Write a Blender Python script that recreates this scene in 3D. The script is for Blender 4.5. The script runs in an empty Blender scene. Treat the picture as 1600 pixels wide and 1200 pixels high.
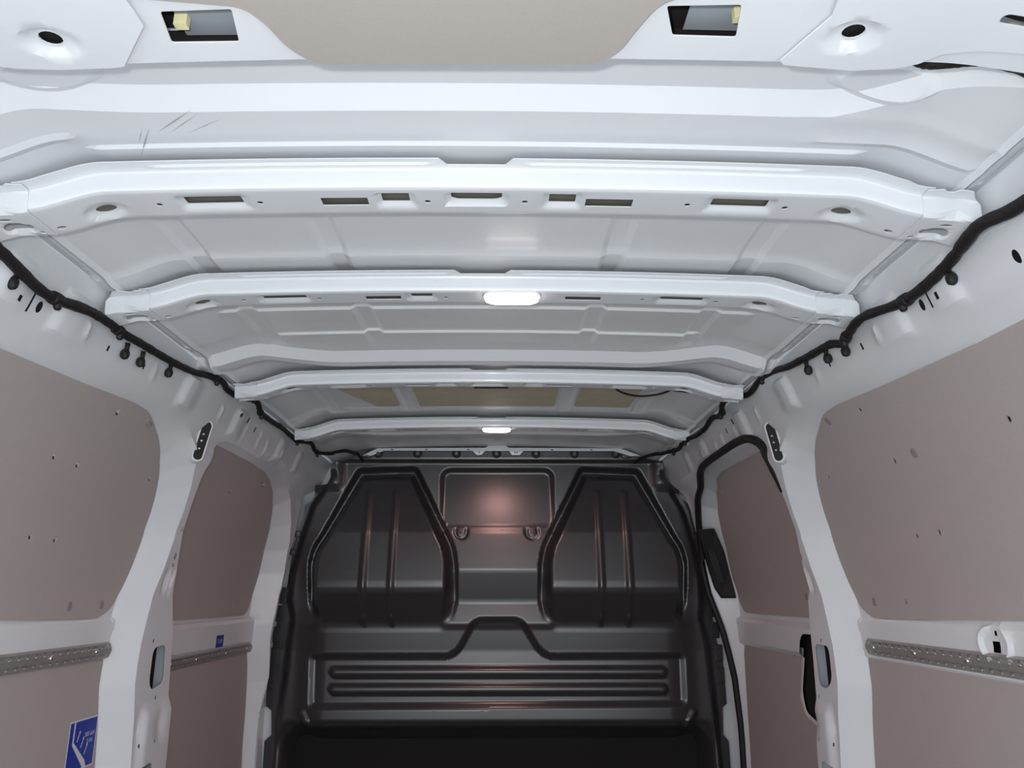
import bpy, math, random
import numpy as np
from mathutils import Vector, geometry

# ---------------------------------------------------------------- camera, world, lights, exposure
SC = bpy.context.scene
COL = SC.collection
random.seed(4); RNG = np.random.default_rng(4)

cam_d = bpy.data.cameras.new('camera'); cam = bpy.data.objects.new('camera', cam_d); COL.objects.link(cam)
cam.location = (0.032, 0.0, 0.90)
cam.rotation_euler = (math.pi/2 + 0.262642, 0.0, -0.011873)
cam_d.sensor_width = 36.0; cam_d.lens = 36.0*1220.0/1600.0
cam_d.clip_start = 0.02; cam_d.clip_end = 100
SC.camera = cam

W_ = bpy.data.worlds.new('world'); SC.world = W_; W_.use_nodes = True
bg = W_.node_tree.nodes['Background']
bg.inputs['Color'].default_value = (0.87, 0.94, 1.0, 1); bg.inputs['Strength'].default_value = 2.25

def lamp(name, kind, loc, energy, color, size=0.03, target=None):
    d = bpy.data.lights.new(name, kind); d.energy = energy; d.color = color
    if kind == 'AREA': d.shape = 'DISK'; d.size = size
    else: d.shadow_soft_size = size
    o = bpy.data.objects.new(name, d); COL.objects.link(o); o.location = loc
    if target is not None:
        o.rotation_euler = (Vector(target)-Vector(loc)).to_track_quat('-Z', 'Y').to_euler()
    return o
# the photographer's flash, left of and above the lens
lamp('flash', 'AREA', (-0.02, 0.0, 0.955), 5.6, (1.0, 0.985, 0.97), 0.03, (0.0, 3.0, 1.05))

vs = SC.view_settings
SC.display_settings.display_device = 'sRGB'
vs.view_transform = 'Standard'; vs.look = 'None'; vs.gamma = 1.0; vs.use_curve_mapping = False
vs.exposure = 0.0

# ---------------------------------------------------------------- materials
def mat(name, col, rough=0.5, metal=0.0, spec=0.5, coat=0.0, noise=0.0, nscale=30.0, bump=0.0, bscale=200.0, emit=None, estr=0.0, rvar=0.0):
    m = bpy.data.materials.new(name); m.use_nodes = True
    nt = m.node_tree; b = nt.nodes['Principled BSDF']
    b.inputs['Base Color'].default_value = (*col, 1); b.inputs['Roughness'].default_value = rough
    b.inputs['Metallic'].default_value = metal; b.inputs['Specular IOR Level'].default_value = spec
    b.inputs['Coat Weight'].default_value = coat; b.inputs['Coat Roughness'].default_value = 0.08
    tc = nt.nodes.new('ShaderNodeTexCoord')
    if noise > 0 or rvar > 0:
        n = nt.nodes.new('ShaderNodeTexNoise'); n.inputs['Scale'].default_value = nscale; n.inputs['Detail'].default_value = 6
        nt.links.new(tc.outputs['Object'], n.inputs['Vector'])
        if noise > 0:
            mx = nt.nodes.new('ShaderNodeMix'); mx.data_type = 'RGBA'
            mx.inputs[6].default_value = (*[c*(1-noise) for c in col], 1); mx.inputs[7].default_value = (*[min(1, c*(1+noise)) for c in col], 1)
            nt.links.new(n.outputs['Fac'], mx.inputs[0]); nt.links.new(mx.outputs[2], b.inputs['Base Color'])
        if rvar > 0:
            mr = nt.nodes.new('ShaderNodeMapRange'); mr.inputs[3].default_value = rough-rvar; mr.inputs[4].default_value = rough+rvar
            nt.links.new(n.outputs['Fac'], mr.inputs[0]); nt.links.new(mr.outputs[0], b.inputs['Roughness'])
    if bump > 0:
        n2 = nt.nodes.new('ShaderNodeTexNoise'); n2.inputs['Scale'].default_value = bscale; n2.inputs['Detail'].default_value = 3
        nt.links.new(tc.outputs['Object'], n2.inputs['Vector'])
        bp = nt.nodes.new('ShaderNodeBump'); bp.inputs['Strength'].default_value = bump; bp.inputs['Distance'].default_value = 0.002
        nt.links.new(n2.outputs['Fac'], bp.inputs['Height']); nt.links.new(bp.outputs[0], b.inputs['Normal'])
    if emit:
        b.inputs['Emission Color'].default_value = (*emit, 1); b.inputs['Emission Strength'].default_value = estr
    return m
M_WHITE = mat('white_paint', (0.675, 0.70, 0.725), 0.30, spec=0.5, coat=0.25, rvar=0.04, nscale=9)
M_ROOF = mat('white_roof_paint', (0.71, 0.735, 0.76), 0.30, spec=0.5, coat=0.08, rvar=0.04, nscale=7)  # same paint as the bows, lightened in place of light on the roof
M_BOARD = mat('grey_lining_board', (0.385, 0.348, 0.335), 0.62, spec=0.3, noise=0.06, nscale=260, bump=0.12, bscale=900)
M_TRIM = mat('grey_header_trim', (0.36, 0.335, 0.31), 0.6, spec=0.3, noise=0.05, nscale=300)
M_BULK = mat('black_moulded_steel', (0.027, 0.026, 0.028), 0.29, spec=0.85, noise=0.08, nscale=200, bump=0.05, bscale=500)
M_BLACK = mat('black_tape', (0.012, 0.010, 0.010), 0.6, spec=0.3, bump=0.8, bscale=160)
M_RUBBER = mat('black_rubber', (0.012, 0.011, 0.011), 0.55, spec=0.35)
M_VOID = mat('dark_cavity_primer', (0.02, 0.018, 0.018), 0.8, spec=0.1)  # near-black standing in for shade in holes, hollows and the cab
M_OUTER = mat('bare_outer_skin', (0.30, 0.33, 0.36), 0.6, spec=0.2)
M_RAIL = mat('galvanised_rail', (0.36, 0.335, 0.32), 0.42, metal=0.5, noise=0.10, nscale=120)
M_STEEL = mat('bright_rivet_steel', (0.7, 0.68, 0.66), 0.22, metal=1.0)
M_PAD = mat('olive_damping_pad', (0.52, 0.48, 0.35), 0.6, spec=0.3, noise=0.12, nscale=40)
M_BOW_SHADE = mat('olive_primer', (0.105, 0.10, 0.085), 0.6, spec=0.3)  # dark olive tone with the shade inside the bows put into it
M_FLOOR = mat('dark_load_floor', (0.20, 0.19, 0.18), 0.7, noise=0.2, nscale=60)
M_GROUND = mat('pale_showroom_floor', (0.75, 0.75, 0.75), 0.9, noise=0.15, nscale=4)  # unseen ground, made pale to bounce light up onto the roof
M_BLUE = mat('blue_print', (0.005, 0.025, 0.30), 0.45)
M_PRINT = mat('white_print', (0.60, 0.60, 0.62), 0.5)
M_LENS = mat('lit_lamp_lens', (0.9, 0.85, 0.83), 0.3, emit=(1.0, 0.86, 0.82), estr=9.0)
M_LAMPB = mat('lamp_body', (0.8, 0.78, 0.77), 0.35)
M_PLUG = mat('grey_plug', (0.24, 0.22, 0.205), 0.5)
M_BOLT = mat('dark_bolt', (0.06, 0.055, 0.055), 0.38, metal=0.4)
M_YEL = mat('pale_yellow_foam', (0.75, 0.72, 0.42), 0.7)
M_SCUFF = mat('grey_scuff', (0.40, 0.40, 0.41), 0.5)

# ---------------------------------------------------------------- geometry helpers
def sstep(a, b, x): t = np.clip((x-a)/(b-a), 0, 1); return t*t*(3-2*t)
def lin(a, b, x): return np.clip((x-a)/(b-a), 0, 1)
def seg_dist(U, V, a, b):
    a = np.asarray(a, float); b = np.asarray(b, float); d = b-a; L = d@d + 1e-18
    t = np.clip(((U-a[0])*d[0]+(V-a[1])*d[1])/L, 0, 1)
    return np.hypot(U-a[0]-t*d[0], V-a[1]-t*d[1])
def line_dist(U, V, pts):
    r = np.full(U.shape, 1e9)
    for a, b in zip(pts[:-1], pts[1:]): r = np.minimum(r, seg_dist(U, V, a, b))
    return r
def inside(U, V, poly):
    c = np.zeros(U.shape, bool); n = len(poly)
    for i in range(n):
        x0, y0 = poly[i]; x1, y1 = poly[(i+1) % n]
        if y0 == y1: continue
        c ^= ((y0 > V) != (y1 > V)) & (U < (x1-x0)*(V-y0)/(y1-y0)+x0)
    return c
def sdf(U, V, poly):                                   # negative inside
    d = line_dist(U, V, list(poly)+[poly[0]])
    return np.where(inside(U, V, poly), -d, d)
def rpoly(pts, r, n=5):                                # polygon with rounded corners
    out = []; N = len(pts)
    for i in range(N):
        p = np.array(pts[i], float); a = np.array(pts[i-1], float)-p; b = np.array(pts[(i+1) % N], float)-p
        la, lb = np.linalg.norm(a), np.linalg.norm(b)
        rr = min(r, la*.45, lb*.45)
        s, e = p+a/la*rr, p+b/lb*rr
        for k in range(n+1):
            t = k/n; q = (1-t)**2*s+2*t*(1-t)*p+t*t*e; out.append((float(q[0]), float(q[1])))
    return out
def rect(x0, y0, x1, y1, r=0.0, n=4):
    p = [(x0, y0), (x1, y0), (x1, y1), (x0, y1)]
    return rpoly(p, r, n) if r > 0 else p
def ellipse(cx, cy, rx, ry, n=16, rot=0.0):
    c, s = math.cos(rot), math.sin(rot); o = []
    for k in range(n):
        a = 2*math.pi*k/n; x, y = rx*math.cos(a), ry*math.sin(a); o.append((cx+c*x-s*y, cy+s*x+c*y))
    return o
def smooth_line(pts, n=6):                             # Catmull-Rom through the points
    P = [np.array(p, float) for p in pts]; P = [2*P[0]-P[1]]+P+[2*P[-1]-P[-2]]; o = []
    for i in range(1, len(P)-2):
        for k in range(n):
            t = k/n; a, b, c, d = P[i-1:i+3]
            o.append(0.5*((2*b)+(c-a)*t+(2*a-5*b+4*c-d)*t*t+(3*b-a-3*c+d)*t**3))
    o.append(P[-2]); return [tuple(float(v) for v in q) for q in o]
def dens(pts, step, closed):
    P = list(pts)+([pts[0]] if closed else []); o = []
    for (x0, y0), (x1, y1) in zip(P[:-1], P[1:]):
        n = max(1, int(math.hypot(x1-x0, y1-y0)/step+.5))
        for k in range(n): o.append((x0+(x1-x0)*k/n, y0+(y1-y0)*k/n))
    if not closed: o.append(P[-1])
    return o

def link(name, me, m, parent=None, smooth=True):
    me.materials.append(m)
    if smooth: me.polygons.foreach_set('use_smooth', np.ones(len(me.polygons), bool))
    me.update()
    o = bpy.data.objects.new(name, me); COL.objects.link(o)
    if parent is not None: o.parent = parent
    return o
def tag(o, label=None, cat=None, group=None, kind=None):
    if label: o['label'] = label
    if cat: o['category'] = cat
    if group: o['group'] = group
    if kind: o['kind'] = kind
    return o
def empty(name, loc, label=None, cat=None, group=None, kind=None):
    o = bpy.data.objects.new(name, None); COL.objects.link(o); o.location = loc; o.empty_display_size = 0.02
    tag(o, label, cat, group, kind); return o
def part(o, parent):                                   # keeps world coordinates under a parent standing at parent.location
    o.parent = parent; o.location = Vector(o.location)-Vector(parent.location); return o

def sheet(name, outer, fmap, m, step=0.008, holes=(), lines=(), thick=0.0, flip=False, parent=None, keep=None, sharp=16):
    """pressed sheet: planar triangulation in (u,v) with holes and crease lines, mapped into space by fmap, optional gauge thickness"""
    verts = []; edges = []; faces_keep = None
    nod = set()
    us = [p[0] for p in outer]; vs_ = [p[1] for p in outer]
    u0, u1, v0, v1 = min(us), max(us), min(vs_), max(vs_)
    nu, nv = int((u1-u0)/step)+1, int((v1-v0)/step)+1
    loops = [(dens(outer, step, True), True)]+[(dens(h, step, True), True) for h in holes]+[(dens(l, step, False), False) for l in lines]
    for pts, closed in loops:
        b = len(verts); n = len(pts); verts += pts
        edges += [(b+i, b+(i+1) % n) for i in range(n if closed else n-1)]
        for x, y in pts: nod.add((round((x-u0)/step-.5), round((y-v0)/step-.5)))
    gi, gj = np.meshgrid(np.arange(nu), np.arange(nv), indexing='ij')
    G = np.stack([gi.ravel(), gj.ravel()], 1)
    gu, gv = u0+(G[:, 0]+.5)*step, v0+(G[:, 1]+.5)*step
    ok = inside(gu, gv, outer)
    for h in holes: ok &= ~inside(gu, gv, h)
    if nod:
        mask = np.zeros((nu+2, nv+2), bool)
        for i, j in nod:
            if 0 <= i < nu and 0 <= j < nv: mask[i, j] = True
        ok &= ~mask[G[:, 0], G[:, 1]]
    verts += list(zip(gu[ok].tolist(), gv[ok].tolist()))
    cv, ce, cf, _, _, _ = geometry.delaunay_2d_cdt([Vector(p) for p in verts], edges, [], 0, 1e-6)
    V = np.array([(p[0], p[1]) for p in cv]); T = np.array(cf, int)
    cu, cvv = V[T, 0].mean(1), V[T, 1].mean(1)
    k = inside(cu, cvv, outer)
    for h in holes: k &= ~inside(cu, cvv, h)
    if keep is not None: k &= keep(cu, cvv)
    T = T[k]
    used = np.unique(T); remap = -np.ones(len(V), int); remap[used] = np.arange(len(used)); V = V[used]; T = remap[T]
    P = fmap(V[:, 0], V[:, 1])
    if flip: T = T[:, ::-1]
    o = link(name, mesh_from(P, T, thick), m, parent)
    if sharp: o.data.set_sharp_from_angle(angle=math.radians(sharp))
    return o
def mesh_from(P, T, thick=0.0):
    me = bpy.data.meshes.new('m')
    if thick:
        fn = np.cross(P[T[:, 1]]-P[T[:, 0]], P[T[:, 2]]-P[T[:, 0]]); N = np.zeros_like(P)
        for c in range(3): np.add.at(N, T[:, c], fn)
        N /= np.linalg.norm(N, axis=1, keepdims=True)+1e-12
        e = np.concatenate([T[:, [0, 1]], T[:, [1, 2]], T[:, [2, 0]]]); es = np.sort(e, 1)
        key = es[:, 0]*len(P)+es[:, 1]; _, idx, cnt = np.unique(key, return_index=True, return_counts=True)
        be = e[idx[cnt == 1]]; n = len(P); m_ = len(be)
        back = P-N*thick
        Pn = np.concatenate([P, back, P[be[:, 0]], P[be[:, 1]], back[be[:, 1]], back[be[:, 0]]])
        ar = np.arange(m_)+2*n
        faces = T.tolist()+(T[:, ::-1]+n).tolist()+np.stack([ar+m_, ar, ar+3*m_, ar+2*m_], 1).tolist()
        me.from_pydata(Pn.tolist(), [], faces)
    else:
        me.from_pydata(P.tolist(), [], T.tolist())
    return me

def tube(name, pts, rad, m, parent=None, n=10, wob=0.0, cap=True):
    P = np.array(pts, float); r = np.broadcast_to(np.asarray(rad, float), (len(P),)).copy()
    if wob: r *= 1+wob*RNG.standard_normal(len(P))
    Tn = np.gradient(P, axis=0); Tn /= np.linalg.norm(Tn, axis=1, keepdims=True)+1e-12
    up = np.array([0, 0, 1.0]); A = np.cross(Tn, up); bad = np.linalg.norm(A, axis=1) < .2
    A[bad] = np.cross(Tn[bad], [1.0, 0, 0]); A /= np.linalg.norm(A, axis=1, keepdims=True); B = np.cross(A, Tn)
    V = []; F = []
    for i in range(len(P)):
        for k in range(n):
            a = 2*math.pi*k/n; V.append(P[i]+r[i]*(A[i]*math.cos(a)+B[i]*math.sin(a)))
    for i in range(len(P)-1):
        for k in range(n): F.append((i*n+k, i*n+(k+1) % n, (i+1)*n+(k+1) % n, (i+1)*n+k))
    if cap: F.append(tuple(range(n))[::-1]); F.append(tuple((len(P)-1)*n+k for k in range(n)))
    me = bpy.data.meshes.new(name); me.from_pydata([tuple(v) for v in V], [], F)
    return link(name, me, m, parent)

def basis(nrm, up=(0, 0, 1)):
    n = np.array(nrm, float); n /= np.linalg.norm(n); u = np.array(up, float); a = np.cross(u, n)
    if np.linalg.norm(a) < .1: a = np.cross([0, 1.0, 0], n)
    a /= np.linalg.norm(a); return a, np.cross(n, a), n
def lathe(name, c, nrm, prof, m, parent=None, n=14, sx=1.0, sy=1.0, smooth=False, up=(0, 0, 1)):
    """prof: (radius, height along nrm); turned piece"""
    a, b, w = basis(nrm, up); c = np.array(c, float); V = []; F = []
    for r, h in prof:
        for k in range(n):
            t = 2*math.pi*k/n; V.append(c+a*r*sx*math.cos(t)+b*r*sy*math.sin(t)+w*h)
    for i in range(len(prof)-1):
        for k in range(n): F.append((i*n+k, i*n+(k+1) % n, (i+1)*n+(k+1) % n, (i+1)*n+k))
    F.append(tuple(range(n))[::-1]); F.append(tuple((len(prof)-1)*n+k for k in range(n)))
    me = bpy.data.meshes.new(name); me.from_pydata([tuple(v) for v in V], [], F)
    return link(name, me, m, parent, smooth)
def slab(name, poly, fmap, h0, h1, m, parent=None, bev=0.0):
    """solid plate: polygon in (u,v), from height h0 to h1 along the surface normal; fmap(u,v,h)"""
    n = len(poly); U = np.array([p[0] for p in poly]); V = np.array([p[1] for p in poly])
    cu, cv = U.mean(), V.mean()
    lv = [(1.0, h0), (1.0, h1-(bev and (h1-h0)*.35)), (1.0-bev, h1)] if bev else [(1.0, h0), (1.0, h1)]
    P = np.concatenate([fmap(cu+(U-cu)*s, cv+(V-cv)*s, np.full(n, h)) for s, h in lv]); F = []
    for i in range(len(lv)-1):
        for k in range(n): F.append((i*n+k, i*n+(k+1) % n, (i+1)*n+(k+1) % n, (i+1)*n+k))
    F.append(tuple(range(n))[::-1]); F.append(tuple((len(lv)-1)*n+k for k in range(n)))
    me = bpy.data.meshes.new(name); me.from_pydata(P.tolist(), [], F)
    import bmesh
    bm = bmesh.new(); bm.from_mesh(me); bmesh.ops.recalc_face_normals(bm, faces=bm.faces); bm.to_mesh(me); bm.free()
    return link(name, me, m, parent, smooth=False)

#==GEOM
# ---------------------------------------------------------------- the shape of the load space (metres; x right, y forward, z up)
WZ = [0.0, .4, .75, .9, 1.05, 1.2, 1.256, 1.276, 1.301, 1.345, 1.37, 1.395]
WX = [.84, .85, .85, .845, .815, .76, .730, .711, .680, .665, .652, .637]
_zz = np.linspace(0, 1.395, 1396); _ww = np.interp(_zz, WZ, WX)
_kk = np.exp(-.5*(np.arange(-30, 31)/5.0)**2); _kk /= _kk.sum()
_pad = np.concatenate([np.full(30, _ww[0]), _ww, _ww[-1]+(_ww[-1]-_ww[-8])/7*np.arange(1, 31)])
_ws = np.convolve(_pad, _kk, 'valid')
def WW(z): return np.interp(z, _zz, _ws)
REAR_BAY = [(0.3, 1.26), (1.1, 1.262), (1.35, 1.270), (1.55, 1.279), (1.625, 1.277), (1.68, 1.264), (1.74, 1.243), (1.793, 1.215), (1.838, 1.175), (1.868, 1.13), (1.889, 1.08), (1.899, 1.03), (1.893, .97), (1.878, .91), (1.862, .85), (1.850, .79), (1.846, .70), (1.862, .62), (1.873, .53), (1.878, .1), (.3, .1)]
DOOR_REAR_L = [(2.10, .1), (2.095, .62), (2.080, .79), (2.045, .88), (2.0, 1.01), (1.960, 1.12), (1.945, 1.18), (1.948, 1.225), (1.965, 1.257)]
DOOR_REAR = [(2.035, .1), (2.035, .62), (2.027, .79), (2.015, .88), (1.98, 1.01), (1.952, 1.12), (1.942, 1.18), (1.948, 1.225), (1.965, 1.257)]
DOOR_BAY = {-1: [(1.99, 1.277), (2.03, 1.287), (2.08, 1.290), (2.3, 1.289), (2.50, 1.285), (2.60, 1.274), (2.70, 1.248), (2.79, 1.205), (2.865, 1.13), (2.91, 1.05), (2.925, .97), (2.925, .90), (2.915, .80), (2.925, .70), (2.945, .60), (2.955, .48), (2.96, .1)]+DOOR_REAR_L,
            1: [(1.99, 1.277), (2.03, 1.288), (2.08, 1.291), (2.3, 1.291), (2.52, 1.290), (2.62, 1.284), (2.73, 1.250), (2.82, 1.195), (2.885, 1.12), (2.925, 1.04), (2.935, .96), (2.93, .88), (2.92, .80), (2.92, .70), (2.922, .60), (2.925, .48), (2.925, .1)]+DOOR_REAR}
BAY_D = {-1: .020, 1: .040}
FRONT_AMP = {-1: ([.3, .74, .83, .92, 1.08, 1.2, 1.25, 1.3], [.055, .050, .059, .066, .056, .030, .012, 0]), 1: ([.3, .5, .61, .7, .78, .9, 1.0, 1.12, 1.25, 1.3], [-.020, -.018, -.008, .006, .022, .052, .050, .030, .006, 0])}
def wall_d(Y, Z, side):                                # inward relief of the side wall
    sr = sdf(Y, Z, REAR_BAY); sdb = sdf(Y, Z, DOOR_BAY[side]); bay = BAY_D[side]
    low = 1-sstep(1.215, 1.305, Z)
    d = .050*sstep(1.45, 1.72, Y)*low*lin(0, .050, np.maximum(sr, 0))
    # pillar: small swell and dents in its forward face
    d = d - .007*np.exp(-((Z-.60)/.035)**2-((Y-2.04)/.022)**2)
    d = d - .006*np.exp(-((Z-.60)/.03)**2-((Y-1.94)/.014)**2)
    d = d + .010*sstep(.66, .62, Z)*sstep(1.93, 1.97, Y)*(Y < 2.2) - .006*np.exp(-((Z-.93)/.03)**4-((Y-1.975)/.010)**4)-.006*np.exp(-((Z-.93)/.03)**4-((Y-2.005)/.008)**4)
    # bay of the front door sits deeper
    d = np.where(sdb < 0, -bay+(d+bay)*(1-lin(0, .010, -sdb)), d)
    fa = np.interp(Z, *FRONT_AMP[side])
    d = np.where(Y > 2.3, -bay+(fa+bay)*lin(-.008, .028, sdb), d)
    d = d-.035*sstep(2.968, 2.990, Y)*(1-low*0)*sstep(1.30, 1.26, Z)
    # lining recess in the rear bay, belt between the boards
    d = np.where(sr < 0, -.007*lin(0, .006, -sr), d)
    belt = sstep(.842, .850, Z)*0+((Z > .700) & (Z < .846))*1.0
    d = np.where((sr < 0) & (Z < .846) & (Z > .76), .002*sstep(.846, .836, Z), d)
    d = np.where((sdb < 0) & (Z < .822) & (Z > .728), np.maximum(d, -bay+.006+.010*sstep(.822, .806, Z)*sstep(.728, .738, Z)), d)
    # pressings of the roof rail band
    band = sstep(1.292, 1.305, Z)*sstep(1.372, 1.358, Z)
    for yc, h, rec in ((1.02, .008, .10), (1.165, .008, .14), (1.66, .010, .10), (1.99, .009, .1), (2.40, .007, .1), (2.62, .006, .07)):
        d = d+h*band*sstep(yc-.012, yc+.012, Y)*sstep(yc+rec, yc+.03, Y)
    for yc, z0, z1 in ((1.255, 1.315, 1.338), (1.90, 1.315, 1.345), (2.22, 1.31, 1.345), (2.30, 1.30, 1.34), (2.44, 1.31, 1.335), (2.10, 1.315, 1.34), (1.52, 1.32, 1.34)):
        d = d+.004*np.exp(-((Y-yc)/.006)**2)*sstep(z0-.006, z0, Z)*sstep(z1+.006, z1, Z)
    for k in range(6):
        d = d+.0015*np.exp(-((Y-2.10-.09*k)/.008)**2)*np.exp(-((Z-1.302)/.012)**4)
    # dished inner waist at the oval on the right
    if side > 0:
        e = np.hypot((Y-1.345)/.040, (Z-.820)/.030)
        d = d+.006*np.exp(-((e-1)/.16)**2)-.004*(e < 1)*(1-e)
    return d
def wall_p(Y, Z, side, h=0.0):
    x = side*(WW(Z)-wall_d(Y, Z, side)-h)
    return np.stack([x, Y, Z], 1)
def lean(z): return 3.02-.12*np.clip(z-.70, 0, .42)     # bulkhead plane
def roof_z(X, Y):
    ax = np.abs(X)
    z = 1.446-.010*(X/.5)**2-.032*sstep(.50, .615, ax)
    y1 = Y+.02*sstep(.35, .6, ax)+np.where(X > 0, .09*sstep(.40, .62, ax), 0)
    z = z+.017*lin(.800, .772, y1)
    y2 = Y+.10*sstep(.34, .60, ax)
    z = z-.016*lin(1.737, 1.763, y2)*sstep(1.86, 1.79, y2)+.004*sstep(1.66, 1.70, y2)*sstep(1.765, 1.735, y2)
    y3 = Y+.10*sstep(.34, .60, ax)
    z = z-.016*lin(2.602, 2.633, y3)*sstep(2.80, 2.66, y3)
    z = z-.005*sstep(1.175, 1.20, Y)*sstep(1.30, 1.22, Y)-.004*sstep(2.27, 2.29, Y)*sstep(2.40, 2.31, Y)
    rib = np.zeros_like(z)
    for xr in (-.470, -.245, .215, .440):
        xx = np.abs(X-xr); rib = np.maximum(rib, lin(.022, .012, xx))
    span = sstep(.97, .99, Y)*sstep(2.34, 2.30, Y)*(1-sstep(1.66, 1.69, Y)*sstep(2.0, 1.97, Y))
    z = z+.006*rib*span
    for yl, xl, hl in ((.866, .48, .0035), (1.442, .52, .0045), (1.588, .45, .0045)):
        yy = Y
        z = z-hl*lin(yl-.0025, yl+.0025, yy)*lin(yl+.08, yl+.01, yy)*sstep(xl+.01, xl-.01, ax)
    for xl0, xl1, yl in ((.42, .60, .80), (.42, .60, .843), (-.62, -.5, .845)):
        z = z-.003*np.exp(-((Y-yl)/.006)**2)*sstep(xl0-.02, xl0, X)*sstep(xl1+.02, xl1, X)
    for bx in (-.47, .45):                              # oval bosses near the rear
        e = np.hypot((X-bx)/.062, (Y-.742)/.030); z = z-.007*lin(1.0, .72, e)
    z = z-.007*lin(.606, .612, ax)+.005*lin(.618, .624, ax)+.016*lin(.6120, .6130, ax)*lin(.6185, .6175, ax)+.006*np.exp(-((ax-.636)/.003)**2)
    return z
def roof_p(X, Y, h=0.0): return np.stack([X, Y, roof_z(X, Y)-h], 1)
#==END

# ---------------------------------------------------------------- structure
def mirror(pts, s): return [(s*p[0], p[1]) for p in pts]
# roof skin
ceil_lines = [[(-.60, y), (.60, y)] for y in (.8635, .8685, 1.4395, 1.4445, 1.5855, 1.5905)]
_x = np.linspace(-.60, .60, 81); _a = np.abs(_x)
for yc, off in [(y, .02*sstep(.35, .6, _a)+np.where(_x > 0, .09*sstep(.40, .62, _a), 0)) for y in (.772, .800)]+[(y, .10*sstep(.34, .60, _a)) for y in (1.737, 1.763, 2.602, 2.633)]: ceil_lines.append(list(zip(_x.tolist(), (yc-off).tolist())))
for bx in (-.47, .45):
    for k in (.72, 1.0): ceil_lines.append(ellipse(bx, .742, .062*k, .030*k, 28)+[(bx+.062*k, .742)])
for xr in (-.470, -.245, .215, .440):
    for e in (-.022, -.012, .012, .022): ceil_lines += [[(xr+e, .975), (xr+e, 1.66)], [(xr+e, 2.0), (xr+e, 2.34)]]
for s in (-1, 1): ceil_lines += [[(s*xx_, .44), (s*xx_, 3.0)] for xx_ in (.606, .6120, .6130, .6175, .6185, .624, .633, .639)]
ceiling = tag(sheet('ceiling', rect(-.645, .42, .645, 3.135), roof_p, M_ROOF, 0.010, lines=ceil_lines, flip=True, sharp=11), kind='structure')

def bevel_ring(poly, off):                             # offset of a polygon by moving points along vertex normals
    P = np.array(poly, float); a = np.roll(P, 1, 0); b = np.roll(P, -1, 0); t = b-a; t /= np.linalg.norm(t, axis=1, keepdims=True)
    area = np.sum(P[:, 0]*np.roll(P[:, 1], -1)-np.roll(P[:, 0], -1)*P[:, 1]); sg = 1 if area > 0 else -1
    n = np.stack([t[:, 1], -t[:, 0]], 1)*sg
    return [tuple(p) for p in (P+n*off)]
def oblong(y0, z0, y1, z1, r): # capsule outline along a line
    d = np.array([y1-y0, z1-z0]); L = np.linalg.norm(d); d /= L; n = np.array([-d[1], d[0]]); o = []
    for k in range(9):
        a = -math.pi/2+math.pi*k/8; o.append(tuple(np.array([y1, z1])+r*(math.cos(a)*d+math.sin(a)*n)))
    for k in range(9):
        a = math.pi/2+math.pi*k/8; o.append(tuple(np.array([y0, z0])+r*(math.cos(a)*d+math.sin(a)*n)))
    return o
BAND_SLOTS = {-1: [rect(1.042, 1.318, 1.047, 1.335), rect(1.066, 1.310, 1.074, 1.319), rect(1.098, 1.305, 1.103, 1.336), ellipse(1.124, 1.321, .0065, .009), rect(1.334, 1.318, 1.340, 1.328), rect(1.471, 1.324, 1.477, 1.334), ellipse(2.005, 1.352, .008, .006), rect(2.075, 1.348, 2.088, 1.362), rect(2.155, 1.338, 2.163, 1.352)],
              1: [ellipse(1.112, 1.326, .0065, .009), rect(1.084, 1.312, 1.089, 1.344), rect(1.058, 1.316, 1.066, 1.327), rect(1.316, 1.320, 1.322, 1.332), rect(1.451, 1.328, 1.457, 1.338), ellipse(.899, 1.310, .006, .009), rect(2.075, 1.348, 2.088, 1.362), rect(2.155, 1.338, 2.163, 1.352)]}
POCKET = {-1: rpoly([(1.972, .776), (2.040, .780), (2.048, .690), (1.985, .680), (1.970, .700)], .02), 1: rpoly([(1.925, .782), (2.008, .782), (2.003, .684), (1.955, .684), (1.925, .708)], .02)}
SMALL = [ellipse(1.985, .990, .006, .009, 10), rect(1.985, .964, 1.989, .973), ellipse(1.975, 1.055, .004, .006, 8), ellipse(1.965, .792, .003, .005, 8), ellipse(2.015, .660, .003, .005, 8), rect(1.945, .560, 1.949, .568), rect(2.012, .560, 2.016, .568), rpoly([(1.945, .515), (2.012, .520), (2.010, .44), (1.95, .44)], .015)]
OVAL_HOLES = [rect(1.338, .806, 1.357, .824), rect(1.340, .833, 1.346, .841)]
CUT = rpoly([(2.085, .795), (2.285, .792), (2.310, .775), (2.372, .63), (2.355, .580), (2.085, .52)], .02)
walls = {}
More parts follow.
